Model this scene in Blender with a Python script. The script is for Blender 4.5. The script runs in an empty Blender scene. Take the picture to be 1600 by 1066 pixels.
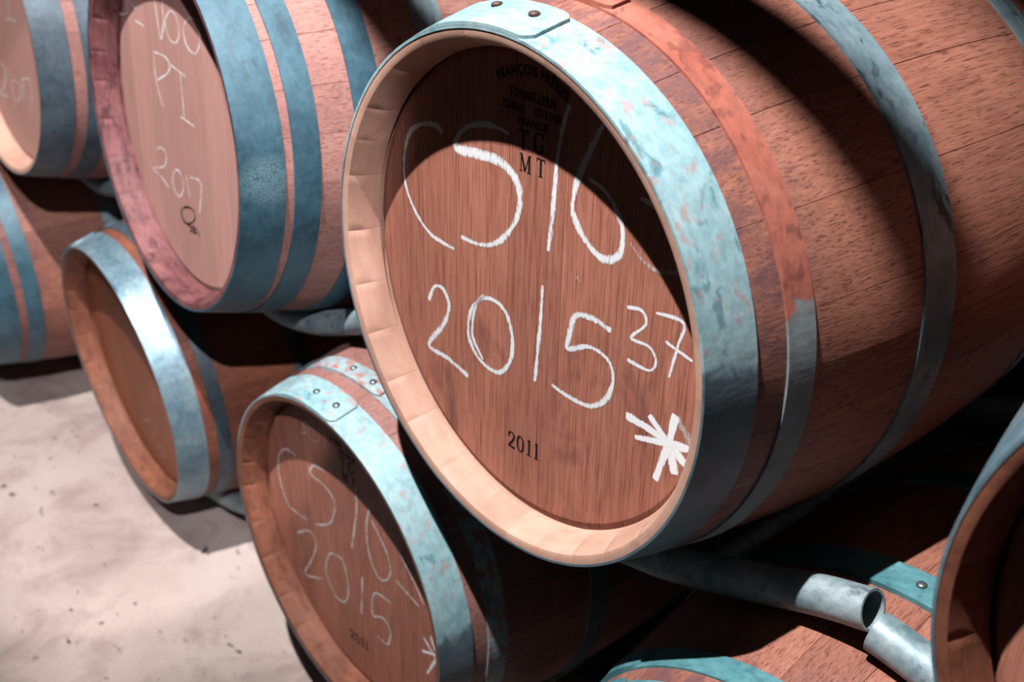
import bpy, bmesh, math, random
from mathutils import Vector, Matrix, noise as mnoise
PI = math.pi
scn = bpy.context.scene
COL = scn.collection

# ------------------------------------------------------------------ camera, world, light, exposure
cam_d = bpy.data.cameras.new('camera'); cam = bpy.data.objects.new('camera', cam_d); COL.objects.link(cam)
cam_d.sensor_width = 36.0; cam_d.lens = 36.0 * 1633.04 / 1600; cam_d.clip_start = .01
fwd = Vector((-0.66333993, 0.57786737, -0.47544657)); rgt = Vector((0.64882675, 0.76069085, 0.01932021))
upv = Vector((-0.37283238, 0.29566659, 0.87953242))
M = Matrix((rgt, upv, -fwd)).transposed().to_4x4(); M.translation = Vector((0.77594051, -0.64476064, 0.50787794))
cam.matrix_world = M
cam_d.dof.use_dof = True; cam_d.dof.focus_distance = 1.11; cam_d.dof.aperture_fstop = 4.5
scn.camera = cam
scn.view_settings.view_transform = 'Standard'; scn.view_settings.look = 'None'
scn.view_settings.exposure = 0.0; scn.view_settings.gamma = 1.0; scn.view_settings.use_curve_mapping = False

world = bpy.data.worlds.new('world'); scn.world = world; world.use_nodes = True
bg = world.node_tree.nodes['Background']; bg.inputs[0].default_value = (.75, .8, 1, 1); bg.inputs[1].default_value = .006

def spot(name, loc, target, power, size_deg, blend, radius, col=(1, 1, 1)):
    d = bpy.data.lights.new(name, 'SPOT'); o = bpy.data.objects.new(name, d); COL.objects.link(o)
    o.location = loc; o.rotation_euler = (Vector(target) - Vector(loc)).to_track_quat('-Z', 'Y').to_euler()
    d.energy = power; d.spot_size = math.radians(size_deg); d.spot_blend = blend; d.shadow_soft_size = radius; d.color = col
    return o
spot('spot_lamp', (0, -.81, 2.43), (-.4, .25, -.2), 910, 110, .25, .018, (1, .97, .95))
spot('spot_lamp', (2.0, -1.35, 2.3), (-1.25, -.05, -.5), 590, 16.5, .15, .02, (1, .96, .99))
spot('spot_lamp', (-.5, -3.6, .3), (-.2, 0, -.3), 7, 70, .6, .3, (1, .93, .88))  # weak frontal fill, added to lift the shaded heads
spot('spot_lamp', (1.3, 1.6, 2.3), (.1, .5, 0), 2, 60, .6, .08, (1, .85, .7))

# ------------------------------------------------------------------ material helpers
ALB = .62
def lin(r, g, b):
    f = lambda c: (c / 255 / 12.92) if c / 255 <= .04045 else ((c / 255 + .055) / 1.055) ** 2.4
    return (f(r) * ALB, f(g) * ALB, f(b) * ALB, 1)

class NT:
    def __init__(s, name):
        s.m = bpy.data.materials.new(name); s.m.use_nodes = True; s.t = s.m.node_tree; s.n = s.t.nodes; s.l = s.t.links
        s.b = s.n['Principled BSDF']; s.co = s.n.new('ShaderNodeTexCoord').outputs['Object']
        oi = s.n.new('ShaderNodeObjectInfo'); v = s.n.new('ShaderNodeVectorMath'); v.operation = 'SCALE'
        cb = s.n.new('ShaderNodeCombineXYZ'); 
        for i in range(3): s.l.new(oi.outputs['Random'], cb.inputs[i])
        s.l.new(cb.outputs[0], v.inputs[0]); v.inputs['Scale'].default_value = 7.3
        ad = s.n.new('ShaderNodeVectorMath'); s.l.new(s.co, ad.inputs[0]); s.l.new(v.outputs[0], ad.inputs[1]); s.rc = ad.outputs[0]
    def link(s, src, sock):
        if isinstance(src, (int, float)): sock.default_value = src
        elif isinstance(src, tuple): sock.default_value = src
        else: s.l.new(src, sock)
    def noise(s, scale=(1, 1, 1), sc=1.0, detail=4, rough=.55, dist=0., off=(0, 0, 0)):
        mp = s.n.new('ShaderNodeMapping'); mp.inputs['Scale'].default_value = scale; mp.inputs['Location'].default_value = off
        s.l.new(s.rc, mp.inputs[0]); t = s.n.new('ShaderNodeTexNoise'); s.l.new(mp.outputs[0], t.inputs['Vector'])
        t.inputs['Scale'].default_value = sc; t.inputs['Detail'].default_value = detail
        t.inputs['Roughness'].default_value = rough; t.inputs['Distortion'].default_value = dist
        return t.outputs['Fac']
    def ramp(s, src, stops, interp='LINEAR'):
        r = s.n.new('ShaderNodeValToRGB'); r.color_ramp.interpolation = interp; e = r.color_ramp.elements
        while len(e) < len(stops): e.new(.5)
        for i, (p, c) in enumerate(stops):
            e[i].position = p; e[i].color = c if isinstance(c, tuple) else (c, c, c, 1)
        s.l.new(src, r.inputs[0]); return r.outputs[0]
    def mix(s, fac, a, b, mode='MIX'):
        m = s.n.new('ShaderNodeMix'); m.data_type = 'RGBA'; m.blend_type = mode
        s.link(fac, m.inputs[0]); s.link(a, m.inputs[6]); s.link(b, m.inputs[7]); return m.outputs[2]
    def math(s, op, a, b=0.0, c=0.0):
        m = s.n.new('ShaderNodeMath'); m.operation = op; s.link(a, m.inputs[0]); s.link(b, m.inputs[1]); s.link(c, m.inputs[2]); return m.outputs[0]
    def attr(s, name):
        a = s.n.new('ShaderNodeAttribute'); a.attribute_name = name; return a.outputs['Fac']
    def sep(s):
        x = s.n.new('ShaderNodeSeparateXYZ'); s.l.new(s.co, x.inputs[0]); return x.outputs
    def bump(s, h, strength=.3, dist=.001):
        b = s.n.new('ShaderNodeBump'); b.inputs['Strength'].default_value = strength; b.inputs['Distance'].default_value = dist
        s.l.new(h, b.inputs['Height']); s.l.new(b.outputs[0], s.b.inputs['Normal'])
    def done(s, col, rough=.6, metal=0., spec=.5):
        s.link(col, s.b.inputs['Base Color']); s.link(rough, s.b.inputs['Roughness']); s.link(metal, s.b.inputs['Metallic'])
        s.b.inputs['Specular IOR Level'].default_value = spec
        return s.m

def mat_stave(name, light, dark, dirty, dirt=.6):
    t = NT(name)
    grain = t.noise((150, 7, 150), 1.6, 6, .65, .3); fine = t.noise((620, 34, 620), 1.0, 3, .6); blot = t.noise((5, 2.5, 5), 1.2, 4, .6)
    c = t.mix(t.ramp(grain, [(.22, 0.), (.6, 1.)]), dark, light)
    tone = t.attr('tone'); c = t.mix(1.0, c, t.ramp(tone, [(0, (.76, .70, .70, 1)), (1, (1.16, 1.14, 1.14, 1))]), 'MULTIPLY')
    c = t.mix(1.0, c, t.ramp(fine, [(.36, (.42, .36, .38, 1)), (.46, (1, 1, 1, 1))]), 'MULTIPLY')
    c = t.mix(1.0, c, t.ramp(blot, [(.3, (.78, .75, .77, 1)), (.55, (1.05, 1.05, 1.05, 1))]), 'MULTIPLY')
    # weathered purple-grey wood towards the barrel ends (where splashes dry)
    y = t.sep()[1]; near = t.ramp(y, [(.10, 1.), (.16, 0.)]); streak = t.noise((26, 10, 26), 1.5, 6, .7)
    c = t.mix(t.math('MULTIPLY', t.math('MULTIPLY', near, t.ramp(streak, [(.38, 0.), (.6, 1.)])), dirt), c, dirty)
    t.bump(t.math('ADD', grain, t.math('MULTIPLY', fine, .5)), .35, .0012)
    return t.done(c, .62, 0., .35)

def mat_head(name, light, dark, blotc, gr=1.0, blot_lo=.5, rough=.55):
    t = NT(name)
    grain = t.noise((110, 60, 3.2), 1.7, 6, .6, .3); fine = t.noise((620, 300, 14), 1.0, 3, .6); blot = t.noise((11, 5, 5), 1.0, 5, .62, .5, (3, 1, 2))
    fig = t.noise((55, 30, 9), 1.0, 4, .6, 2.2, (5, 2, 8))
    c = t.mix(t.ramp(grain, [(.15, 0.), (.72, 1.)]), dark, light)
    tone = t.attr('tone'); c = t.mix(1.0, c, t.ramp(tone, [(0, (.86, .85, .86, 1)), (1, (1.08, 1.06, 1.05, 1))]), 'MULTIPLY')
    c = t.mix(gr, c, t.ramp(fine, [(.32, (.5, .42, .42, 1)), (.5, (1.02, 1.02, 1.02, 1))]), 'MULTIPLY')
    c = t.mix(gr * .6, c, t.ramp(fig, [(.3, (.7, .62, .6, 1)), (.5, (1.05, 1.05, 1.05, 1)), (.7, (.86, .82, .8, 1))]), 'MULTIPLY')
    c = t.mix(t.ramp(blot, [(blot_lo + .13, 0.), (blot_lo + .27, .75)]), c, blotc)
    t.bump(t.math('ADD', grain, fine), .22, .0008)
    return t.done(c, rough, 0., .35)

def mat_rim(name, light, dark, stain, amt=.5):
    t = NT(name)
    n = t.noise((18, 60, 18), 1.0, 5, .65); s2 = t.noise((24, 50, 24), 1.0, 5, .7, .4, (4, 4, 4)); f = t.noise((60, 400, 60), 1.2, 3, .6)
    c = t.mix(t.ramp(n, [(.3, 0.), (.7, 1.)]), dark, light)
    tone = t.attr('tone'); c = t.mix(1.0, c, t.ramp(tone, [(0, (.8, .77, .76, 1)), (1, (1.08, 1.08, 1.08, 1))]), 'MULTIPLY')
    c = t.mix(t.math('MULTIPLY', t.ramp(s2, [(.5, 0.), (.68, 1.)]), amt), c, stain)
    t.bump(t.math('ADD', n, f), .35, .0008)
    return t.done(c, .65, 0., .3)

def mat_hoop(name, base, light, dark, rust=None, rust_amt=.0, dark_amt=.3, metal=.35, rough=.42, angle=None, other=None, sc=1.0):
    t = NT(name)
    cl = t.noise((14, 14, 14), sc, 6, .62, .4); fi = t.noise((70, 130, 70), sc, 5, .65); dk = t.noise((26, 45, 26), sc, 6, .6, .6, (9, 3, 1))
    rn = t.noise((60, 80, 60), sc, 4, .5, .15, (2, 8, 5)); lg = t.noise((6, 6, 6), sc, 3, .5, 0, (1, 7, 3)); rip = t.noise((60, 22, 60), sc, 3, .5, 0, (5, 5, 2))
    c = t.mix(t.ramp(cl, [(.35, 0.), (.65, 1.)]), base, light)
    c = t.mix(1.0, c, t.ramp(fi, [(.3, (.72, .76, .78, 1)), (.6, (1.06, 1.05, 1.05, 1))]), 'MULTIPLY')
    dm = t.math('MULTIPLY', t.ramp(dk, [(.56, 0.), (.63, 1.)]), t.ramp(lg, [(.4, 0.), (.6, 1.)]))
    c = t.mix(t.math('MULTIPLY', dm, dark_amt), c, dark)
    rgh = t.math('ADD', t.math('MULTIPLY', fi, .25), rough - .1)
    if rust:
        rm = t.ramp(rn, [(.60 - rust_amt * .35, 0.), (.69 - rust_amt * .35, 1.)])
        c = t.mix(t.math('MULTIPLY', rm, min(1, .55 + rust_amt)), c, rust)
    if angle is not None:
        # a paint/rust change round the hoop, ragged; partly painted shade on the pale one
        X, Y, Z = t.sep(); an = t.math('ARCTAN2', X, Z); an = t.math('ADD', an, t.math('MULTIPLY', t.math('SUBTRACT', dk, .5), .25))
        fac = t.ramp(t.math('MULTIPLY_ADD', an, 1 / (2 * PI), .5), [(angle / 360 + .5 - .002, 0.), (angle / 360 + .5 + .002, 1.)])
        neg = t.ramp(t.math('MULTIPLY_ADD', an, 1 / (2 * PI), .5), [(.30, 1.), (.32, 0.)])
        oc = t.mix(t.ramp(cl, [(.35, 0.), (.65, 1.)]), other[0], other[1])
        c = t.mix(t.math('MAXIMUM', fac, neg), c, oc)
    t.bump(t.math('ADD', t.math('MULTIPLY', rip, 1.4), t.math('MULTIPLY', fi, .4)), .28, .0016)
    return t.done(c, rgh, metal, .5)

def mat_plain(name, col, rough=.6, metal=0., nsc=60, amt=.3, spec=.5):
    t = NT(name); n = t.noise((1, 1, 1), nsc, 4, .6)
    c = t.mix(amt, col, t.mix(1.0, col, t.ramp(n, [(.35, .35), (.65, 1.5)]), 'MULTIPLY'))
    t.bump(n, .2, .0005); return t.done(c, rough, metal, spec)

def mat_chalk(name, col, cover=.5):
    t = NT(name); n = t.math('ADD', t.math('MULTIPLY', t.noise((520, 300, 110), 1.0, 4, .75), .75), t.math('MULTIPLY', t.noise((30, 30, 30), 1.0, 2, .5), .25)); e = t.attr('edge')
    th = t.math('ADD', t.math('MULTIPLY', e, .30), n)
    a = t.ramp(th, [(cover - .09, 0.), (cover + .09, .96)])
    t.link(a, t.b.inputs['Alpha']); return t.done(col, .95, 0., .1)

def mat_ink(name, col, lo=.2):
    t = NT(name); n = t.noise((500, 300, 120), 1.0, 3, .7)
    t.link(t.ramp(n, [(lo, .25), (lo + .2, .93)]), t.b.inputs['Alpha']); return t.done(col, .8, 0., .2)

MT = {}
MT['stave'] = mat_stave('oak_staves', lin(180, 122, 102), lin(142, 88, 72), lin(110, 76, 84), .8)
MT['stave_pink'] = mat_stave('oak_staves_pinkish', lin(186, 138, 128), lin(158, 110, 100), lin(160, 110, 108), .4)
MT['stave_brown'] = mat_stave('oak_staves_brown', lin(170, 104, 78), lin(122, 68, 50), lin(110, 70, 66), .5)
MT['head'] = mat_head('oak_head_red_brown', lin(212, 144, 122), lin(180, 110, 92), lin(112, 70, 66), 1.0, .45)
MT['head_pale'] = mat_head('oak_head_pale', lin(212, 164, 154), lin(196, 146, 136), lin(150, 100, 92), .35, .56)
MT['head_orange'] = mat_head('oak_head_orange', lin(186, 112, 76), lin(148, 82, 54), lin(190, 136, 120), .7, .48)
MT['rim'] = mat_rim('oak_chime', lin(222, 180, 160), lin(208, 160, 140), lin(160, 112, 100), .3)
MT['rim_stained'] = mat_rim('oak_chime_wine_stained', lin(152, 100, 100), lin(106, 58, 64), lin(60, 26, 34), .9)
MT['rim_brown'] = mat_rim('oak_chime_brown', lin(168, 108, 84), lin(128, 76, 58), lin(90, 50, 44), .6)
MT['pale_hoop'] = mat_hoop('galvanised_hoop_pale', lin(148, 192, 202), lin(178, 208, 214), lin(58, 120, 134), lin(190, 146, 142), .07, .8, .1, .5, 80, (lin(86, 104, 118), lin(120, 140, 152)))  # grey beyond the angle: zinc bloom's end plus terminator shade in the colour
MT['rust_hoop'] = mat_hoop('rusted_hoop', lin(170, 88, 70), lin(186, 112, 94), lin(104, 46, 42), lin(116, 56, 48), .08, .6, .0, .8, 74, (lin(110, 118, 124), lin(150, 164, 170)))
MT['rust_patch_hoop'] = mat_hoop('part_rusted_hoop', lin(150, 176, 184), lin(184, 204, 208), lin(78, 94, 120), lin(190, 112, 98), .28, .6, .1, .6)
MT['grey_hoop'] = mat_hoop('galvanised_hoop_blue_grey', lin(118, 146, 160), lin(160, 184, 192), lin(48, 62, 70), None, 0, .85, .3, .45)
MT['teal_hoop'] = mat_hoop('galvanised_hoop_teal', lin(52, 90, 108), lin(74, 116, 132), lin(40, 66, 80), None, 0, .5, .2, .5)
def blister(m, c, r):
    nt = m.node_tree; n = nt.nodes; l = nt.links; b = n['Principled BSDF']; src = b.inputs['Base Color'].links[0].from_socket
    tc = n.new('ShaderNodeTexCoord'); v = n.new('ShaderNodeTexVoronoi'); v.feature = 'DISTANCE_TO_EDGE'; v.inputs['Scale'].default_value = 230; l.new(tc.outputs['Object'], v.inputs['Vector'])
    d = n.new('ShaderNodeVectorMath'); d.operation = 'DISTANCE'; d.inputs[1].default_value = c; l.new(tc.outputs['Object'], d.inputs[0])
    mr = n.new('ShaderNodeMapRange'); mr.inputs[1].default_value = r; mr.inputs[2].default_value = r * .5; l.new(d.outputs['Value'], mr.inputs[0])
    m2 = n.new('ShaderNodeMapRange'); m2.inputs[1].default_value = .05; m2.inputs[2].default_value = .12; m2.inputs[3].default_value = 0; m2.inputs[4].default_value = .75; l.new(v.outputs['Distance'], m2.inputs[0])
    mu = n.new('ShaderNodeMath'); mu.operation = 'MULTIPLY'; l.new(mr.outputs[0], mu.inputs[0]); l.new(m2.outputs[0], mu.inputs[1])
    mx = n.new('ShaderNodeMix'); mx.data_type = 'RGBA'; l.new(mu.outputs[0], mx.inputs[0]); l.new(src, mx.inputs[6]); mx.inputs[7].default_value = lin(128, 160, 170); l.new(mx.outputs[2], b.inputs['Base Color'])
MT['teal_blister_hoop'] = mat_hoop('galvanised_hoop_teal_blistered', lin(52, 90, 108), lin(74, 116, 132), lin(40, 66, 80), None, 0, .5, .2, .5)
blister(MT['teal_blister_hoop'], (.303, .036, -.005), .045)
MT['bright_teal_hoop'] = mat_hoop('galvanised_hoop_bright_teal', lin(66, 128, 138), lin(112, 170, 178), lin(44, 88, 98), None, 0, .5, .15, .5)
MT['shiny_hoop'] = mat_hoop('galvanised_hoop_bright', lin(112, 150, 168), lin(164, 188, 198), lin(74, 98, 112), None, 0, .7, .4, .42)
MT['dark_hoop'] = mat_hoop('galvanised_hoop_dark', lin(72, 88, 100), lin(100, 116, 128), lin(44, 56, 66), None, 0, .5, .3, .5)
MT['pipe'] = mat_hoop('galvanised_pipe', lin(116, 146, 156), lin(176, 192, 198), lin(58, 76, 84), None, 0, .8, .25, .5, sc=1.6)
MT['rivet_brown'] = mat_plain('rusty_rivet', lin(96, 66, 62), .6, .3)
MT['rivet_steel'] = mat_plain('steel_rivet', lin(150, 158, 162), .35, .8)
MT['chalk'] = mat_chalk('white_chalk', (.70, .71, .74, 1), .50)
MT['chalk_faint'] = mat_chalk('faint_chalk', (.52, .42, .40, 1), .60)
MT['chalk_mid'] = mat_chalk('worn_chalk', (.62, .54, .53, 1), .555)
MT['paint'] = mat_chalk('thick_chalk', (.78, .79, .82, 1), .36)
MT['ink'] = mat_ink('black_stamp_ink', lin(26, 16, 16)); MT['dot'] = mat_plain('dark_dot', lin(40, 28, 28))

def mat_floor():
    t = NT('cellar_concrete')
    a = t.noise((1, 1, 1), 1.6, 6, .6); b = t.noise((1, 1, 1), 7, 6, .65, .5, (3, 2, 1)); sp = t.noise((1, 1.7, 1), 24, 3, .55, .3, (8, 1, 1))
    cl = t.noise((1, 1, 1), 2.7, 3, .5, 0, (1, 9, 1)); fine = t.noise((1, 1, 1), 260, 2, .6)
    c = t.mix(t.ramp(a, [(.35, 0.), (.65, 1.)]), lin(214, 193, 186), lin(238, 221, 213))
    c = t.mix(t.ramp(b, [(.48, 0.), (.68, .55)]), c, lin(160, 132, 130))
    c = t.mix(t.math('MULTIPLY', t.ramp(sp, [(.68, 0.), (.71, .85)]), t.ramp(cl, [(.42, 0.), (.52, 1.)])), c, lin(70, 62, 66))
    c = t.mix(1.0, c, t.ramp(fine, [(.3, .88), (.7, 1.05)]), 'MULTIPLY')
    t.bump(t.math('ADD', b, fine), .3, .002); return t.done(c, .7, 0., .3)
MT['floor'] = mat_floor()
MT['wall'] = mat_plain('cellar_wall_plaster', lin(70, 58, 54), .9, 0, 8, .5)

# ------------------------------------------------------------------ mesh helpers
def mesh_obj(name, bm, mats, parent=None, smooth=True, mat_world=None):
    me = bpy.data.meshes.new(name); bm.to_mesh(me); bm.free()
    for m in (mats if isinstance(mats, (list, tuple)) else [mats]): me.materials.append(m)
    if smooth:
        for p in me.polygons: p.use_smooth = True
    o = bpy.data.objects.new(name, me); COL.objects.link(o)
    if parent: o.parent = parent
    return o
def sharp(o, deg=35):
    me = o.data; bm = bmesh.new(); bm.from_mesh(me); a = math.radians(deg)
    for e in bm.edges:
        if len(e.link_faces) == 2 and e.calc_face_angle(0) > a: e.smooth = False
    bm.to_mesh(me); bm.free()
def thing(name, label, cat, group=None, loc=(0, 0, 0)):
    o = bpy.data.objects.new(name, None); COL.objects.link(o); o.location = loc; o.empty_display_size = .1
    o['label'] = label; o['category'] = cat
    if group: o['group'] = group
    return o

L = .89; R0 = .295; RB = .355; HD = .045; HR = .272
def prof(y): return R0 + (RB - R0) * (1 - ((y - L / 2) / (L / 2)) ** 2)

def make_staves(seed, mats, parent):
    rnd = random.Random(seed); n = 27
    w = [rnd.uniform(.75, 1.25) for _ in range(n)]; tot = sum(w); edges = [0]
    for x in w: edges.append(edges[-1] + x / tot * 2 * PI)
    tones = [rnd.random() for _ in range(n)]; off = rnd.random() * 6
    angs = []                               # (angle, depth factor, stave)
    for i in range(n):
        a0, a1 = edges[i], edges[i + 1]; g = .0016
        for f in [0, g / (a1 - a0)] + [k / 6 for k in range(1, 6)] + [1 - g / (a1 - a0)]:
            angs.append((a0 + (a1 - a0) * f + off, 1. if f == 0 else 0., i))
    # section: (y, r, seam depth, material)
    sec = []
    ys = [L * k / 40 for k in range(41)]
    sec += [(y, prof(y), .0014, 0) for y in ys]
    inner = []
    def inn(yy, flip):
        return (L - yy) if flip else yy
    endp = [(0.0, R0 - .006, 0, 1), (.0015, R0 - .010, 0, 1), (.012, .2800, -.0004, 1), (.030, .2738, -.0004, 1), (HD - .004, .2722, -.0004, 1), (HD - .0035, .2765, 0, 1), (HD + .0105, .2765, 0, 1), (HD + .011, .2735, 0, 1), (HD + .03, .276, 0, 0)]
    sec += [(L - y, r, d, m) for y, r, d, m in endp]
    sec += [(y, prof(y) - .027, 0, 0) for y in [L * k / 12 for k in range(10, 1, -1)]]
    sec += list(reversed(endp))
    bm = bmesh.new(); tone = bm.faces.layers.float.new('tone')
    rings = []
    for (y, r, d, m) in sec:
        rings.append([bm.verts.new(((r - d * s) * math.sin(a), y, (r - d * s) * math.cos(a))) for a, s, i in angs])
    ns = len(sec); na = len(angs)
    for j in range(ns):
        A, B = rings[j], rings[(j + 1) % ns]; m = 1 if (sec[j][3] == 1 or sec[(j + 1) % ns][3] == 1) else 0
        for k in range(na):
            f = bm.faces.new((A[k], A[(k + 1) % na], B[(k + 1) % na], B[k])); f.material_index = m; f[tone] = tones[angs[k][2]]
    bmesh.ops.recalc_face_normals(bm, faces=bm.faces)
    o = mesh_obj('staves', bm, mats, parent); sharp(o, 28); return o

def make_head(seed, mat, parent, front=True, plugs=()):
    # planks of the round head: vertical boards with hair-line joints, a bevelled rim
    rnd = random.Random(seed + 77); bm = bmesh.new(); tone = bm.faces.layers.float.new('tone')
    y0 = HD if front else L - HD; s = 1 if front else -1
    xs = [-HR - .003]; x = -HR
    while x < HR - .05: x += rnd.uniform(.062, .095); xs.append(x)
    xs[-1] = HR + .003
    R1 = HR + .0035; RI = HR - .006
    def disc(y, r, x0, x1, n):
        lo = max(-r, x0); hi = min(r, x1); P = []
        for k in range(n + 1):
            xx = lo + (hi - lo) * k / n; P.append((xx, math.sqrt(max(0, r * r - xx * xx))))
        return P
    for i in range(len(xs) - 1):
        x0, x1 = xs[i] + .0002, xs[i + 1] - .0002; n = 12; tn = rnd.random()
        up = disc(0, RI, x0, x1, n); out = disc(0, R1, x0, x1, n)
        rows = []
        rows.append([bm.verts.new((px, y0 + s * .003, pz)) for px, pz in out])
        rows.append([bm.verts.new((px, y0, pz)) for px, pz in up])
        rows.append([bm.verts.new((px, y0, -pz)) for px, pz in up])
        rows.append([bm.verts.new((px, y0 + s * .003, -pz)) for px, pz in out])
        rows.append([bm.verts.new((px, y0 + s * .0095, -pz)) for px, pz in out])
        rows.append([bm.verts.new((px, y0 + s * .0095, pz)) for px, pz in out])
        nr = len(rows)
        for j in range(nr):
            for k in range(n):
                try:
                    f = bm.faces.new((rows[j][k], rows[j][k + 1], rows[(j + 1) % nr][k + 1], rows[(j + 1) % nr][k])); f[tone] = tn
                except ValueError: pass
        for e in (0, n):
            try:
                f = bm.faces.new([r[e] for r in rows]); f[tone] = tn
            except ValueError: pass
    bmesh.ops.remove_doubles(bm, verts=bm.verts, dist=1e-6)
    bmesh.ops.recalc_face_normals(bm, faces=bm.faces)
    return mesh_obj('head', bm, mat, parent, smooth=False)

TH = .0022
def make_hoop(y0, y1, mat, parent, lap=(-28, 8.5), flip=False, seed=0, th=TH):
    # riveted steel band: full ring plus the overlapping lap whose end has clipped corners
    bm = bmesh.new(); n = 180; w = y1 - y0; nv = 4
    Y = (lambda y: L - y) if flip else (lambda y: y)
    rnd = random.Random(seed)
    def R(y, a): return prof(y) + .0004
    def wob(a): return .0006 * math.sin(3 * a + seed) + .0005 * math.sin(7 * a + seed * 2)
    rings = []
    for k in range(n):
        a = 2 * PI * k / n; row = []
        for lay in (1, 0):
            for j in range(nv + 1):
                jj = j if lay else nv - j; y = y0 + w * jj / nv + (wob(a) if y0 > .01 else (wob(a) * jj / nv)); r = R(y, a) + (th if lay else -.0008)
                row.append(bm.verts.new((r * math.sin(a), Y(y), r * math.cos(a))))
        rings.append(row)
    m = len(rings[0])
    for k in range(n):
        A, B = rings[k], rings[(k + 1) % n]
        for j in range(m): bm.faces.new((A[j], A[(j + 1) % m], B[(j + 1) % m], B[j]))
    # lap: from a0 (merging into the ring) to a1 (the visible end)
    a0, a1 = map(math.radians, lap); ns = 30; rows = []
    for k in range(ns + 1):
        a = a0 + (a1 - a0) * k / ns; fr = k / ns; lift = (th + .0012) * min(1, fr * 4)
        clip = max(0, (fr - (1 - 2.2 / (lap[1] - lap[0]))) / (2.2 / (lap[1] - lap[0]))) ** 2 * .22
        row = []
        for lay in (1, 0):
            for j in range(nv + 1):
                jj = (j if lay else nv - j) / nv; y = y0 + w * (clip * .75 + jj * (1 - clip * 1.25)) + (wob(a) if y0 > .01 else wob(a) * jj)
                r = R(y, a) + th + (lift + .0003 if lay else -.0006); row.append(bm.verts.new((r * math.sin(a), Y(y), r * math.cos(a))))
        rows.append(row)
    for k in range(ns):
        A, B = rows[k], rows[k + 1]
        for j in range(m): bm.faces.new((A[j], A[(j + 1) % m], B[(j + 1) % m], B[j]))
    bm.faces.new(rows[0]); bm.faces.new(list(reversed(rows[-1])))
    bmesh.ops.recalc_face_normals(bm, faces=bm.faces)
    o = mesh_obj('hoop', bm, mat, parent); sharp(o, 40); return o

def make_rivet(y, deg, mat, hoop, r=.0062, flip=False):
    bm = bmesh.new(); a = math.radians(deg); n = 20; rows = []
    pr = [(1.0, 0.0), (.98, .25), (.86, .45), (.62, .6), (.3, .67)]
    for rr, h in pr: rows.append([bm.verts.new((rr * r * math.cos(2 * PI * k / n), rr * r * math.sin(2 * PI * k / n), h * r)) for k in range(n)])
    for j in range(len(rows) - 1):
        for k in range(n): bm.faces.new((rows[j][k], rows[j][(k + 1) % n], rows[j + 1][(k + 1) % n], rows[j + 1][k]))
    bm.faces.new(rows[-1]); bm.faces.new(list(reversed(rows[0])))
    yy = L - y if flip else y; R = prof(y) + TH * 2 + .0014
    nrm = Vector((math.sin(a), 0, math.cos(a))); q = nrm.to_track_quat('Z', 'Y').to_matrix().to_4x4(); q.translation = Vector((R * math.sin(a), yy, R * math.cos(a)))
    bmesh.ops.transform(bm, matrix=q, verts=bm.verts)
    return mesh_obj('rivet', bm, mat, hoop)

def smooth_path(P, sub=8):
    if len(P) < 3: return [tuple(P[0][i] + (P[1][i] - P[0][i]) * k / 12 for i in (0, 1)) for k in range(13)]
    Q = [P[0]] + list(P) + [P[-1]]; out = []
    if P[0] == P[-1]: Q = [P[-2]] + list(P) + [P[1]]
    for i in range(1, len(Q) - 2):
        p0, p1, p2, p3 = Q[i - 1:i + 3]
        for k in range(sub):
            t = k / sub
            out.append(tuple(.5 * (2 * p1[d] + (p2[d] - p0[d]) * t + (2 * p0[d] - 5 * p1[d] + 4 * p2[d] - p3[d]) * t * t + (3 * p1[d] - p0[d] - 3 * p2[d] + p3[d]) * t ** 3) for d in (0, 1)))
    out.append(tuple(P[-1])); return out

def strokes_bm(strokes, width, seed, y=HD, wfun=None):
    bm = bmesh.new(); el = bm.verts.layers.float.new('edge'); rnd = random.Random(seed)
    for si, P in enumerate(strokes):
        pts = smooth_path(P); w0 = (wfun(si) if wfun else width); n = len(pts); rows = []
        for k, p in enumerate(pts):
            a = pts[max(0, k - 1)]; b = pts[min(n - 1, k + 1)]; d = Vector((b[0] - a[0], b[1] - a[1])); d = d.normalized() if d.length > 1e-7 else Vector((1, 0))
            nn = Vector((-d.y, d.x)); ww = (w0 if isinstance(w0, float) else w0[int(k / (n - 1) * (len(w0) - 1))] + (w0[min(len(w0) - 1, int(k / (n - 1) * (len(w0) - 1)) + 1)] - w0[int(k / (n - 1) * (len(w0) - 1))]) * (k / (n - 1) * (len(w0) - 1) % 1)) * 1.1 * (.82 + .36 * mnoise.noise(Vector((p[0] * 40, p[1] * 40, seed)))) * (.75 if k in (0, n - 1) else 1)
            rows.append([(p[0] + nn.x * ww * s / 2, p[1] + nn.y * ww * s / 2, -(.00025 + si * .00001), e) for s, e in ((-1, -.75), (-.55, .15), (0, .55), (.55, .15), (1, -.75))])
        V = [[bm.verts.new((x, y + z, zz)) for x, zz, z, e in r] for r in rows]
        for r, vr in zip(rows, V):
            for q, v in zip(r, vr): v[el] = q[3]
        for k in range(n - 1):
            for j in range(4): bm.faces.new((V[k][j], V[k + 1][j], V[k + 1][j + 1], V[k][j + 1]))
    bmesh.ops.recalc_face_normals(bm, faces=bm.faces)
    return bm

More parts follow.
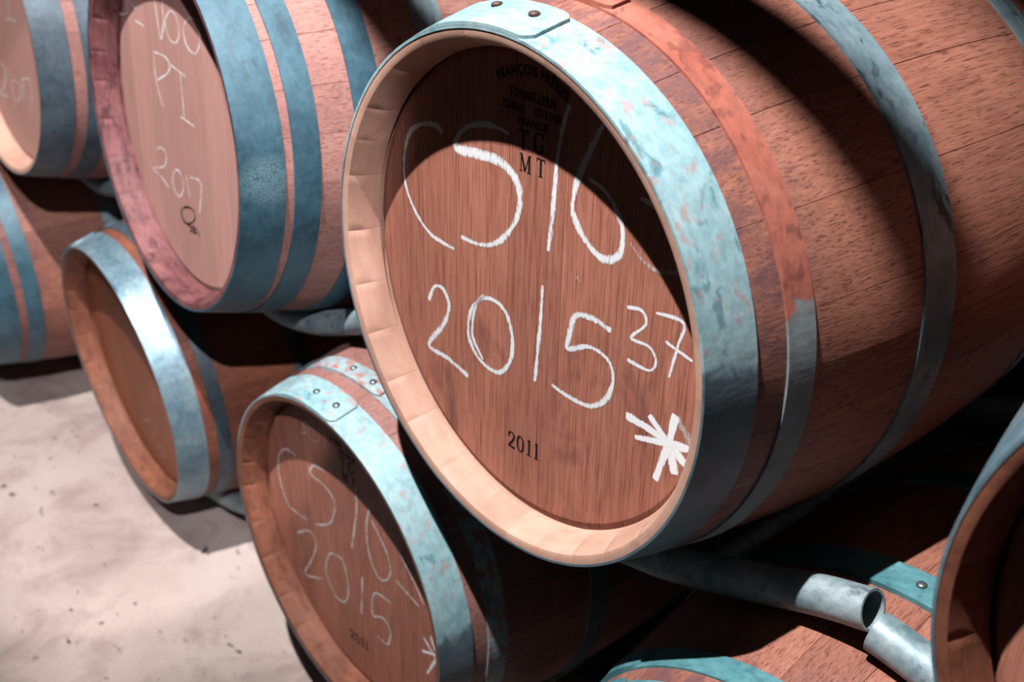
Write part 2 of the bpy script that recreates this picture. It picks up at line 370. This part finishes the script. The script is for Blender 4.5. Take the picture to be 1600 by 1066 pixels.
def poly_letters(items, y=HD - .0002):
    # serif numerals and letters drawn from filled strokes: (char, x, z, height)
    bm = bmesh.new()
    def quad(pts, x, z, h):
        bm.faces.new([bm.verts.new((x + px * h, y, z + pz * h)) for px, pz in pts])
    def bar(x0, z0, x1, z1, w, X, Z, H, horiz=False):
        d = Vector((x1 - x0, z1 - z0)).normalized(); n = Vector((-d.y, d.x)) * w / 2
        quad([(x0 + n.x, z0 + n.y), (x1 + n.x, z1 + n.y), (x1 - n.x, z1 - n.y), (x0 - n.x, z0 - n.y)], X, Z, H)
    def curve(P, W, X, Z, H):
        pts = smooth_path(P, 6); n = len(pts); prev = None
        for k, p in enumerate(pts):
            a = pts[max(0, k - 1)]; b = pts[min(n - 1, k + 1)]; d = Vector((b[0] - a[0], b[1] - a[1])).normalized(); f = k / (n - 1)
            w = W[0] + (W[1] - W[0]) * abs(d.y) ; nn = Vector((-d.y, d.x)) * w / 2
            q = [bm.verts.new((X + (p[0] + nn.x) * H, y, Z + (p[1] + nn.y) * H)), bm.verts.new((X + (p[0] - nn.x) * H, y, Z + (p[1] - nn.y) * H))]
            if prev: bm.faces.new((prev[0], q[0], q[1], prev[1]))
            prev = q
    for ch, X, Z, H in items:
        if ch == 'T':
            bar(.35, 0, .35, 1, .17, X, Z, H); bar(.02, .96, .68, .96, .08, X, Z, H); bar(.04, .78, .04, 1, .06, X, Z, H); bar(.66, .78, .66, 1, .06, X, Z, H); bar(.18, .025, .52, .025, .05, X, Z, H)
        elif ch == 'M':
            bar(.12, 0, .12, 1, .08, X, Z, H); bar(.78, 0, .78, 1, .17, X, Z, H); bar(.14, 1, .44, .05, .17, X, Z, H); bar(.44, .05, .76, 1, .08, X, Z, H)
            bar(0, .025, .26, .025, .05, X, Z, H); bar(.62, .025, .94, .025, .05, X, Z, H); bar(0, .975, .2, .975, .05, X, Z, H); bar(.72, .975, .94, .975, .05, X, Z, H)
        elif ch == 'G':
            curve([(.66, .76), (.55, .93), (.38, .97), (.14, .82), (.09, .5), (.14, .18), (.38, .03), (.56, .07), (.63, .2)], (.06, .17), X, Z, H)
            bar(.62, .05, .62, .45, .15, X, Z, H); bar(.46, .45, .76, .45, .05, X, Z, H); bar(.66, .68, .66, 1, .05, X, Z, H)
        elif ch == '2':
            curve([(.06, .72), (.10, .88), (.28, .97), (.46, .88), (.48, .70), (.36, .45), (.08, .1)], (.07, .15), X, Z, H); bar(.04, .06, .54, .06, .13, X, Z, H); bar(.54, .02, .56, .22, .05, X, Z, H); 
            bar(.05, .70, .17, .70, .10, X, Z, H)
        elif ch == '0':
            curve([(.29, .97), (.10, .80), (.06, .5), (.10, .2), (.29, .03), (.48, .2), (.52, .5), (.48, .8), (.29, .97)], (.05, .15), X, Z, H)
        elif ch == '1':
            bar(.28, 0, .28, 1, .16, X, Z, H); bar(.10, .025, .46, .025, .06, X, Z, H); bar(.12, .82, .28, .95, .06, X, Z, H)
    bmesh.ops.recalc_face_normals(bm, faces=bm.faces)
    return bm

def text_mesh(body, x0, x1, z0, h, bold=.0, arc=None, rot=0.):
    # sans stamp lettering as flat ink between x0 and x1, baseline z0, cap height h; arc = radius that bends the line
    cu = bpy.data.curves.new('t', 'FONT'); cu.body = body; cu.size = h / .69; cu.align_x = 'CENTER'; cu.offset = bold; cu.resolution_u = 3; cu.space_character = 1.08
    o = bpy.data.objects.new('t', cu); COL.objects.link(o); bpy.context.view_layer.update()
    me = bpy.data.meshes.new_from_object(o.evaluated_get(bpy.context.evaluated_depsgraph_get())); bpy.data.objects.remove(o)
    bm = bmesh.new(); bm.from_mesh(me); bpy.data.meshes.remove(me)
    xs = [v.co.x for v in bm.verts]; mid = (min(xs) + max(xs)) / 2; k = (x1 - x0) / (max(xs) - min(xs)); cx = (x0 + x1) / 2
    bmesh.ops.triangulate(bm, faces=bm.faces); bmesh.ops.subdivide_edges(bm, edges=[e for e in bm.edges if e.calc_length() > h * .4], cuts=1)
    for v in bm.verts:
        x, z = (v.co.x - mid) * k, v.co.y
        if arc:
            a = x / arc; r = arc + z; x, z = r * math.sin(a), r * math.cos(a) - arc
        c, s = math.cos(rot), math.sin(rot); x, z = x * c - z * s, x * s + z * c
        v.co = Vector((cx + x, HD - .0002, z0 + z))
    return bm
def merge(bms):
    out = bmesh.new(); me = bpy.data.meshes.new('tmp')
    for b in bms: b.to_mesh(me); b.free(); out.from_mesh(me)
    bpy.data.meshes.remove(me); return out

def axis_matrix(c, yaw, pitch):
    a = Vector((-math.sin(yaw), math.cos(yaw) * math.cos(pitch), -math.sin(pitch))).normalized()
    z = (Vector((0, 0, 1)) - a * a.z).normalized(); x = a.cross(z)
    m = Matrix((x, a, z)).transposed().to_4x4(); m.translation = Vector(c); return m

def make_barrel(seed, c, yaw, pitch, label, mats, hoops, rivmat, group):
    t = thing('wine_barrel', label, 'barrel', group)
    t.matrix_world = axis_matrix(c, yaw, pitch)
    make_staves(seed, [MT[mats[0]], MT[mats[1]]], t)
    make_head(seed, MT[mats[2]], t, True); make_head(seed + 5, MT[mats[2]], t, False)
    for i, (y0, y1, hm, lap, riv, lab) in enumerate(hoops):
        h = make_hoop(y0, y1, MT[hm], t, lap, False, seed + i)
        if lab: h['label'] = lab
        for ry, rd in riv: make_rivet(ry, rd, MT[rivmat], h)
    for i, (y0, y1, hm, lap, riv, lab) in enumerate(hoops): make_hoop(y0, y1, MT[hm], t, lap, True, seed + 10 + i)
    return t

STROKES = {
    'main': [[[-0.142,0.1537],[-0.1563,0.1591],[-0.1822,0.1536],[-0.203,0.1409],[-0.2143,0.1218],[-0.2196,0.0967],[-0.2182,0.0729],[-0.2098,0.0549],[-0.1922,0.0355],[-0.1654,0.021],[-0.1227,0.018]],[[-0.0268,0.1801],[-0.0414,0.1827],[-0.0669,0.1814],[-0.0932,0.1729],[-0.1115,0.1591],[-0.1174,0.1422],[-0.0798,0.1455],[-0.0439,0.1465],[-0.0216,0.1398],[-0.0097,0.1262],[-0.008,0.1045],[-0.0199,0.078],[-0.0433,0.0529],[-0.0748,0.0399],[-0.1091,0.038]],[[0.0614,0.2311],[0.0545,0.21],[0.0474,0.1724],[0.0444,0.124],[0.0394,0.0705]],[[0.1082,0.2229],[0.0955,0.1992],[0.0794,0.164],[0.0735,0.143],[0.0739,0.1235],[0.0912,0.1022],[0.1176,0.0898],[0.1389,0.0993],[0.1431,0.1182],[0.1388,0.1366],[0.117,0.1592],[0.0919,0.1656]],[[0.1617,0.1661],[0.186,0.1634]],[[0.1533,0.1183],[0.1713,0.106],[0.1921,0.1029],[0.2113,0.1091],[0.22,0.1206]],[[-0.1748,-0.0691],[-0.1635,-0.0463],[-0.1452,-0.0429],[-0.134,-0.0629],[-0.1463,-0.0926],[-0.177,-0.1338],[-0.1393,-0.1359],[-0.0965,-0.1433]],[[-0.0663,-0.0214],[-0.0913,-0.0512],[-0.0951,-0.0864],[-0.0741,-0.1099],[-0.0403,-0.1123],[-0.0187,-0.0879],[-0.015,-0.0577],[-0.0259,-0.0293],[-0.0488,-0.0204],[-0.0745,-0.0295],[-0.0852,-0.0522],[-0.0877,-0.0833],[-0.068,-0.1072]],[[0.0323,0.0286],[0.0311,-0.0112],[0.0279,-0.0574],[0.0251,-0.0943]],[[0.1366,0.0168],[0.1076,0.0196],[0.0842,0.0124],[0.0771,-0.0141],[0.0762,-0.03],[0.1055,-0.015],[0.1321,-0.0164],[0.1437,-0.0324],[0.1379,-0.0614],[0.1156,-0.0833],[0.0819,-0.0883],[0.0527,-0.0856]],[[0.1557,0.051],[0.1751,0.0545],[0.1815,0.0417],[0.1639,0.0202],[0.1881,0.0205],[0.1987,0.0087],[0.1909,-0.005],[0.1612,-0.0058]],[[0.193,0.0595],[0.2273,0.0625],[0.2235,0.0357],[0.2166,-0.0012]],[[0.2082,0.0347],[0.2428,0.0282]],[[0.1656,-0.0698],[0.1944,-0.07],[0.2253,-0.074]],[[0.1963,-0.0545],[0.2253,-0.074]],[[0.2301,-0.0377],[0.2253,-0.074]],[[0.2575,-0.0653],[0.2253,-0.074]],[[0.2532,-0.0889],[0.2253,-0.074]],[[0.2367,-0.105],[0.2253,-0.074]],[[0.2121,-0.1253],[0.2253,-0.074]],[[0.1803,-0.089],[0.2253,-0.074]],[[0.084,0.058],[0.0881,0.0531]]],
    'cs': [[[-0.1378,0.2061],[-0.1055,0.2188],[-0.1266,0.1923],[-0.1067,0.1894],[-0.1362,0.1692]],[[-0.0689,0.2336],[-0.1003,0.199],[-0.1015,0.1758],[-0.0773,0.185],[-0.0777,0.204]],[[-0.1573,0.1134],[-0.1903,0.1096],[-0.2196,0.0803],[-0.2259,0.0306],[-0.2054,-0.016],[-0.1722,-0.0185],[-0.1386,-0.013]],[[-0.0625,0.131],[-0.0984,0.1247],[-0.112,0.1005],[-0.0665,0.0988],[-0.041,0.0797],[-0.0602,0.0271],[-0.1088,-0.0058]],[[0.0256,0.1508],[0.0259,0.1056],[0.0027,0.0138]],[[0.0708,0.1512],[0.052,0.0883],[0.0563,0.0308],[0.0814,-0.0007],[0.1101,0.0219],[0.1085,0.0643],[0.0675,0.1108]],[[0.1281,0.0272],[0.1874,0.0143]],[[0.1284,0.103],[0.1767,0.0566],[0.2004,0.0268]],[[-0.1797,-0.0675],[-0.1366,-0.0373],[-0.1146,-0.0494],[-0.1344,-0.0992],[-0.1668,-0.1551],[-0.1052,-0.1257]],[[-0.075,-0.0536],[-0.0891,-0.0998],[-0.0638,-0.1357],[-0.0319,-0.1287],[-0.0176,-0.089],[-0.0272,-0.0372],[-0.0578,-0.0389],[-0.075,-0.0536]],[[0.0302,-0.0315],[0.019,-0.1227]],[[0.111,-0.0325],[0.0642,-0.0438],[0.0552,-0.0969],[0.0846,-0.0831],[0.1049,-0.0972],[0.0951,-0.1339],[0.0644,-0.1382]],[[0.1977,-0.0428],[0.2304,-0.0666]],[[0.1922,-0.0748],[0.2324,-0.0546]],[[0.2035,-0.1159],[0.2323,-0.0582]],[[0.215,-0.0265],[0.2307,-0.0559]]],
    'pi': [[[-0.2478,0.1451],[-0.2359,0.1345],[-0.2036,0.1433],[-0.2029,0.1627]],[[-0.1877,0.165],[-0.1667,0.1545],[-0.1534,0.1686]],[[-0.1723,0.1345],[-0.1352,0.1322]],[[-0.0774,0.182],[-0.0731,0.1529],[-0.0651,0.1241]],[[-0.0459,0.1868],[-0.0469,0.1606],[-0.049,0.137]],[[-0.0731,0.1529],[-0.0452,0.1609]],[[-0.0147,0.1756],[-0.0405,0.1551],[-0.0326,0.1333],[-0.0085,0.1278],[0.0116,0.1445],[0.0081,0.1665],[-0.0147,0.1756]],[[0.0585,0.1781],[0.0313,0.1608],[0.0342,0.1356],[0.064,0.1251],[0.0872,0.1454],[0.0847,0.1731],[0.0625,0.1787]],[[-0.103,0.0965],[-0.1013,0.0476],[-0.0824,0.0124]],[[-0.103,0.0965],[-0.0579,0.0983],[-0.0384,0.0885],[-0.0508,0.0722],[-0.0956,0.0524]],[[-0.0339,0.0894],[0.0235,0.0826]],[[0.003,0.0833],[0.0036,0.0461],[0.0043,0.008]],[[-0.0121,0.0111],[0.0419,0.0085]],[[-0.1308,-0.0738],[-0.1051,-0.0651],[-0.0886,-0.0739],[-0.1032,-0.0969],[-0.1555,-0.1154],[-0.1274,-0.1192],[-0.0876,-0.131]],[[-0.0559,-0.0913],[-0.0709,-0.1184],[-0.0469,-0.1344],[-0.0245,-0.1124],[-0.0329,-0.0886],[-0.0559,-0.0913]],[[-0.0103,-0.0859],[-0.0001,-0.1221]],[[0.0072,-0.0846],[0.0497,-0.0833],[0.0357,-0.1373]]],
    'pilogo': [[[-0.0343,-0.1516],[-0.0446,-0.1665],[-0.033,-0.1764],[-0.0046,-0.168],[0.0138,-0.1536],[0.0091,-0.1418],[-0.0147,-0.1428],[-0.0343,-0.1516]],[[-0.0468,-0.1555],[-0.0362,-0.1696],[-0.0195,-0.1759],[0.0072,-0.1749]],[[-0.0319,-0.1489],[-0.0036,-0.1401]],[[-0.0143,-0.1723],[-0.0026,-0.1801],[-0.0124,-0.1853]],[[-0.0006,-0.1698],[0.0118,-0.1734],[0.0013,-0.1826],[0.0168,-0.1794]],[[0.0169,-0.1698],[0.0223,-0.1776],[0.0276,-0.1816]]],
    'u0': [[[0.0357,0.076],[0.0277,0.0328]],[[0.0004,0.0328],[0.063,0.0364]],[[-0.1002,-0.0804],[-0.068,-0.0885],[-0.0982,-0.1335],[-0.1402,-0.1573],[-0.0793,-0.1541]],[[-0.0285,-0.1093],[-0.0443,-0.1416],[-0.0127,-0.1492],[0.0206,-0.1086],[-0.0116,-0.1034],[-0.0285,-0.1093]],[[0.0406,-0.095],[0.026,-0.1407]],[[0.0355,-0.0914],[0.0934,-0.0818],[0.0741,-0.1537]]],
    'l1': [[[-0.0524,-0.1622],[0.0186,-0.1252],[0.0276,-0.1497],[-0.0124,-0.1899]],[[0.0077,-0.203],[0.0602,-0.1826],[0.033,-0.2235]]],
}


def stamps(t, full=True, dx=0., dz=0.):
    b = []
    b.append(poly_letters([('T', -.0118 + dx, .1695 + dz, .0215), ('G', .0112 + dx, .1715 + dz, .0215), ('M', -.0095 + dx, .1460 + dz, .0195), ('T', .0165 + dx, .1475 + dz, .0195)]))
    b.append(text_mesh('FRANCE', -.0130 + dx, .0310 + dx, .1957 + dz, .0076, .00045))
    b.append(text_mesh('ST.ROMAIN', -.0380 + dx, -.0040 + dx, .2080 + dz, .0082, .0005))
    b.append(text_mesh("CÔTE D'OR", .0110 + dx, .0525 + dx, .2088 + dz, .0080, .0004))
    b.append(text_mesh('TONNELLERIE', -.0280 + dx, .0425 + dx, .2222 + dz, .0088, .0005))
    b.append(text_mesh('FRANÇOIS FRÈRES', -.0475 + dx, .0605 + dx, .2478 + dz, .0098, .0006, .092))
    o = mesh_obj('maker_stamp', merge(b), MT['ink'], t, False); o['label'] = 'black cooper stamp lettering near the top of the head'
    y = poly_letters([('2', -.0195 + dx, -.2045 + dz, .0225), ('0', -.0035 + dx, -.2025 + dz, .0225), ('1', .0125 + dx, -.200 + dz, .0225), ('1', .0255 + dx, -.198 + dz, .0225)])
    o = mesh_obj('year_stamp', y, MT['ink'], t, False); o['label'] = 'black stamped year 2011 near the bottom of the head'

def chalk(t, name, strokes, width, mat, seed, wfun=None, label=None):
    o = mesh_obj(name, strokes_bm(strokes, width, seed, HD, wfun), MT[mat], t)
    if label: o['label'] = label
    return o

# ------------------------------------------------------------------ setting
FZ = -1.085
def slab(name, x0, x1, y0, y1, z0, z1, mat):
    bm = bmesh.new(); bmesh.ops.create_cube(bm, size=1)
    for v in bm.verts: v.co = Vector((x0 + (v.co.x + .5) * (x1 - x0), y0 + (v.co.y + .5) * (y1 - y0), z0 + (v.co.z + .5) * (z1 - z0)))
    o = mesh_obj(name, bm, MT[mat], None, False); o['kind'] = 'structure'; return o
slab('floor', -7, 4, -5, 1.2, FZ - .1, FZ, 'floor')
slab('wall_back', -7, 4, 1.02, 1.2, FZ, 3.2, 'wall')

# ------------------------------------------------------------------ barrels
GU = 'wine barrels lying in the upper row'; GL = 'wine barrels lying in the lower row'
main = make_barrel(1, (0, 0, 0), 0, -.002, 'large nearest wine barrel with bright chalk 2015 37 and a white asterisk', ('stave', 'rim', 'head'), [
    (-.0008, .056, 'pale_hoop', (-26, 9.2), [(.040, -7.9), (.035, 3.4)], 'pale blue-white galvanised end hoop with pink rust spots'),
    (.090, .122, 'rust_hoop', (-26, 11), [(.112, -6), (.105, 5)], 'rust-orange hoop turning grey lower down'),
    (.271, .320, 'grey_hoop', (-30, -12), [(.29, -26)], 'dull blue-grey hoop on the belly')], 'rivet_brown', GU)
stamps(main)
W = STROKES['main']
chalk(main, 'chalk_writing', W[0:5], .0105, 'chalk', 1, lambda i: ([.012, .010, .0075, .0075, .009], [.006, .012, .010, .021, .019, .012, .010, .010], [.008, .011, .009], [.010, .012, .011, .012, .015, .011, .006], .010)[i], 'large chalk letters CS/16 on the head')
chalk(main, 'chalk_writing', W[5:6], .011, 'chalk_faint', 2, None, 'faint chalk curve at the right edge of the head')
chalk(main, 'chalk_writing', W[6:10], .009, 'chalk', 3, lambda i: ([.009, .009, .010, .012, .010], [.010, .009, .010, .0085, .007], [.006, .0085, .009, .008], [.010, .012, .010, .008, .010, .010])[i], 'chalk number 2015 on the head')
chalk(main, 'chalk_writing', W[10:13], .0062, 'chalk', 4, None, 'smaller chalk number 37')
chalk(main, 'chalk_writing', W[13:21], .0115, 'paint', 5, None, 'thick white asterisk')
chalk(main, 'chalk_patch', [[W[15][0], W[16][0]]], .020, 'chalk_faint', 8, None, 'thin rubbed chalk patch beside the asterisk')
chalk(main, 'chalk_writing', W[21:22], .008, 'chalk_faint', 6, None, 'faint chalk smudges')

second = make_barrel(2, (-.8105, -.0176, .0065), -.0344, .0488, 'pale-faced upper barrel with faint chalk PI 2017 and teal hoops', ('stave_pink', 'rim_stained', 'head_pale'), [
    (-.0008, .061, 'teal_blister_hoop', (-60, -22), [], 'wide teal end hoop with a bubbled patch'), (.074, .112, 'teal_hoop', (-60, -24), [], None),
    (.168, .212, 'teal_hoop', (-60, -24), [], None), (.289, .338, 'grey_hoop', (-60, -24), [], None)], 'rivet_steel', GU)
P_ = STROKES['pi']
chalk(second, 'chalk_writing', P_[0:3], .0068, 'chalk_mid', 7, None, 'cut-off chalk letters at the top left of the head')
chalk(second, 'chalk_writing', [[P_[3][0], P_[3][2], P_[5][1], P_[4][2], P_[4][0]]] + P_[6:8], .0068, 'chalk_mid', 17, None, 'chalk word at the top right of the head')
chalk(second, 'chalk_writing', P_[8:13], .0075, 'chalk_mid', 8, None, 'chalk letters PI')
chalk(second, 'chalk_writing', P_[13:17], .0070, 'chalk_mid', 9, None, 'faint chalk number 2017')
lg = mesh_obj('brand_mark', strokes_bm(STROKES['pilogo'], .0034, 3, HD), MT['ink'], second); lg['label'] = 'small black burnt ring mark with a scribble below'

third = make_barrel(3, (-1.6677, -.0171, 0), .0076, .0394, 'cut-off upper barrel at the top left corner with chalk 2017', ('stave_pink', 'rim', 'head_pale'), [
    (-.0008, .061, 'dark_hoop', (-60, -22), [], None), (.085, .120, 'dark_hoop', (-60, -24), [], None), (.27, .31, 'dark_hoop', (-60, -24), [], None)], 'rivet_steel', GU)
chalk(third, 'chalk_writing', STROKES['u0'][:2], .008, 'chalk_mid', 10)
chalk(third, 'chalk_writing', STROKES['u0'][2:], .008, 'chalk_mid', 18)

right = make_barrel(4, (.8255, 0, -.0034), .0014, -.0088, 'blurred upper barrel cut off by the right edge of the frame', ('stave', 'rim_brown', 'head'), [
    (-.0008, .056, 'shiny_hoop', (-26, 9), [(.03, -60)], None), (.090, .122, 'grey_hoop', (-26, 11), [], None), (.271, .320, 'grey_hoop', (-30, -12), [], None)], 'rivet_steel', GU)

low = make_barrel(5, (-.4226, .0097, -.6384), .0185, -.003, 'lower barrel with faint chalk CS/16 2015 just under the large nearest barrel', ('stave_pink', 'rim_brown', 'head'), [
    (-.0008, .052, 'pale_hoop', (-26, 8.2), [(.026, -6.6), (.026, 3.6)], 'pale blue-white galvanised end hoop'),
    (.078, .109, 'rust_patch_hoop', (-26, 9), [(.095, -6.4), (.093, 3.7)], 'hoop with patchy orange rust'),
    (.262, .300, 'grey_hoop', (-30, -12), [], None)], 'rivet_steel', GL)
stamps(low, dx=-.002)
Cc = STROKES['cs']
chalk(low, 'chalk_writing', Cc[0:2], .006, 'chalk_faint', 11, None, 'faint chalk number 36')
chalk(low, 'chalk_writing', Cc[2:8], .009, 'chalk_mid', 12, None, 'worn chalk letters CS/16')
chalk(low, 'chalk_writing', Cc[8:12], .008, 'chalk_mid', 13, None, 'worn chalk number 2015')
chalk(low, 'chalk_writing', Cc[12:16], .009, 'chalk', 14, None, 'white chalk asterisk at the right edge of the head')

small = make_barrel(6, (-1.2768, -.0009, -.6694), -.0225, -.048, 'lower barrel with orange-brown head and a shiny pale end hoop left of centre', ('stave_brown', 'rim_brown', 'head_orange'), [
    (-.0008, .060, 'shiny_hoop', (-60, -22), [], None), (.081, .108, 'dark_hoop', (-60, -24), [], None), (.262, .30, 'dark_hoop', (-60, -24), [], None)], 'rivet_steel', GL)
chalk(small, 'chalk_writing', STROKES['l1'], .006, 'chalk_faint', 15)

edge = make_barrel(7, (-2.1, -.11, -.64), 0, 0, 'lower barrel cut off by the left edge, only its hooped side showing', ('stave', 'rim', 'head_orange'), [
    (-.0008, .060, 'teal_hoop', (-60, -22), [], None), (.078, .115, 'teal_hoop', (-60, -24), [], None), (.30, .34, 'grey_hoop', (-60, -24), [], None)], 'rivet_steel', GL)

bottom = make_barrel(8, (.44, -.05, -.612), 0, 0, 'lower barrel cut off by the bottom edge under the rack pipe ends', ('stave', 'rim_brown', 'head'), [
    (-.0008, .070, 'bright_teal_hoop', (-60, -42), [], None), (.092, .122, 'bright_teal_hoop', (-60, -44), [], None), (.297, .343, 'bright_teal_hoop', (-30, 12), [(.321, -4.7)], None)], 'rivet_steel', GL)

# ------------------------------------------------------------------ barrel racks (bent galvanised pipe cradles)
def tube_bm(P, r, n=20, wall=.003, sub=10):
    def cr(P):
        Q = [P[0] * 2 - P[1]] + P + [P[-1] * 2 - P[-2]]; out = []
        for i in range(1, len(Q) - 2):
            p0, p1, p2, p3 = Q[i - 1:i + 3]
            for k in range(sub):
                t = k / sub; out.append(.5 * (2 * p1 + (p2 - p0) * t + (2 * p0 - 5 * p1 + 4 * p2 - p3) * t * t + (3 * p1 - p0 - 3 * p2 + p3) * t ** 3))
        return out + [P[-1]]
    pts = cr([Vector(p) for p in P]) if len(P) > 2 else [Vector(p) for p in P]
    bm = bmesh.new(); O = []; I = []
    for k, p in enumerate(pts):
        d = (pts[min(len(pts) - 1, k + 1)] - pts[max(0, k - 1)]).normalized(); u = Vector((0, 0, 1)) if abs(d.z) < .8 else Vector((0, 1, 0)); s = d.cross(u).normalized(); u = s.cross(d)
        for lst, rr in ((O, r), (I, r - wall)): lst.append([bm.verts.new(p + (s * math.cos(2 * PI * j / n) + u * math.sin(2 * PI * j / n)) * rr) for j in range(n)])
    for R_ in (O, I):
        for k in range(len(pts) - 1):
            for j in range(n): bm.faces.new((R_[k][j], R_[k][(j + 1) % n], R_[k + 1][(j + 1) % n], R_[k + 1][j]))
    for k in (0, -1):
        for j in range(n): bm.faces.new((O[k][j], O[k][(j + 1) % n], I[k][(j + 1) % n], I[k][j]))
    bmesh.ops.recalc_face_normals(bm, faces=bm.faces); return bm

def make_rack(x, z, label, group, xl=-.385, xr=.415, zl=.10, zr=.142, floor=False, y_front=.16, left=None):
    t = thing('barrel_rack', label, 'rack', group, (x, 0, z))
    P = (left or [(xl, 0, zl), (-.30, 0, .058)]) + [(-.15, 0, .018), (0, 0, 0), (.127, 0, .024), (.224, 0, .061), (.35, 0, .118), (xr, 0, zr)]
    for y in (y_front, L - .16):
        o = mesh_obj('cradle_pipe', tube_bm([(a, y, c) for a, b, c in P], .0225), MT['pipe'], t); sharp(o)
    for xx, zz in ((-.2, .026), (.2, .046)):
        o = mesh_obj('side_pipe', tube_bm([(xx, y_front - .0, zz), (xx, L - .16, zz)], .012), MT['pipe'], t); sharp(o)
    if floor:
        for xx in (-.33, .33):
            for y in (y_front, L - .16):
                o = mesh_obj('leg', tube_bm([(xx, y, FZ - z + .001), (xx, y, .10 if xx > 0 else .07)], .016), MT['pipe'], t); sharp(o)
    return t
GR = 'pipe racks under the upper row'; GF = 'pipe racks under the lower row'
make_rack(0, -.366, 'bent galvanised pipe rack under the large nearest barrel, open pipe end lit', GR)
make_rack(.8255, -.366, 'galvanised pipe rack starting at the lower right beside the open pipe end', GR, left=[(-.402, 0, .120), (-.365, 0, .117), (-.325, 0, .108), (-.25, 0, .066)])
make_rack(-.8105, -.366, 'galvanised pipe rack under the pale-faced upper barrel with teal hoops', GR)
make_rack(-1.6677, -.366, 'galvanised pipe rack under the cut-off upper barrel at the top left', GR)
for bx, bz, lb in ((-.4226, -.6384, 'galvanised floor rack under the lower barrel with chalk CS/16'), (-1.2768, -.6694, 'galvanised floor rack under the lower barrel with the orange-brown head'), (.44, -.612, 'galvanised floor rack under the lower barrel at the bottom edge'), (-2.1, -.64, 'galvanised floor rack under the lower barrel at the left edge')):
    make_rack(bx, bz - .353, lb, GF, floor=True)

# overhead service pipe along the cellar, above and in front of the stack
t = thing('overhead_pipe', 'straight steel service pipe hung above the barrel rows', 'pipe', None, (0, -.385, 1.531))
o = mesh_obj('pipe_run', tube_bm([(-4, 0, 0), (2.5, 0, 0)], .024), MT['pipe'], t); sharp(o)
for hx in (-3.2, -1.5, 1.9):
    mesh_obj('hanger_rod', tube_bm([(hx, 0, .02), (hx, 0, 1.665)], .005, 10, .002), MT['pipe'], t)
slab('ceiling', -7, 4, -5, 3.0, 3.2, 3.3, 'wall'); slab('wall_left', -7.1, -7, -5, 3.2, FZ, 3.3, 'wall'); slab('wall_right', 4, 4.1, -5, 3.2, FZ, 3.3, 'wall'); slab('wall_front', -7, 4, -5.1, -5, FZ, 3.3, 'wall')

# unseen spotlight: can on a stem, with added plates cutting floor bounce and spill
def box_bm(x0, x1, y0, y1, z0, z1):
    bm = bmesh.new(); bmesh.ops.create_cube(bm, size=1)
    for v in bm.verts: v.co = Vector((x0 + (v.co.x + .5) * (x1 - x0), y0 + (v.co.y + .5) * (y1 - y0), z0 + (v.co.z + .5) * (z1 - z0)))
    return bm
MT['black'] = mat_plain('black_lamp_metal', lin(24, 24, 26), .6, 0)
t = thing('spotlight', 'unseen black ceiling spotlight with added light-blocking plates above the stack', 'light', None, (0, -.81, 2.43))
o = mesh_obj('lamp_can', tube_bm([(0, 0, .02), (0, 0, .22)], .07, 24), MT['black'], t); sharp(o)
mesh_obj('stem', tube_bm([(0, 0, .22), (0, 0, .765)], .012, 12), MT['black'], t)
mesh_obj('light_blocker', box_bm(-.0646, .6, -.6, .067, -.302, -.300), MT['black'], t, False)
mesh_obj('light_blocker', box_bm(-.6, -.0646, -.6, .032, -.302, -.300), MT['black'], t, False)
mesh_obj('light_blocker', box_bm(-.6, .6, .190, .8, -.302, -.300), MT['black'], t, False)
mesh_obj('light_blocker', box_bm(.095, .6, .067, .190, -.302, -.300), MT['black'], t, False)
mesh_obj('light_blocker', box_bm(-.6, -.28, .032, .190, -.302, -.300), MT['black'], t, False)
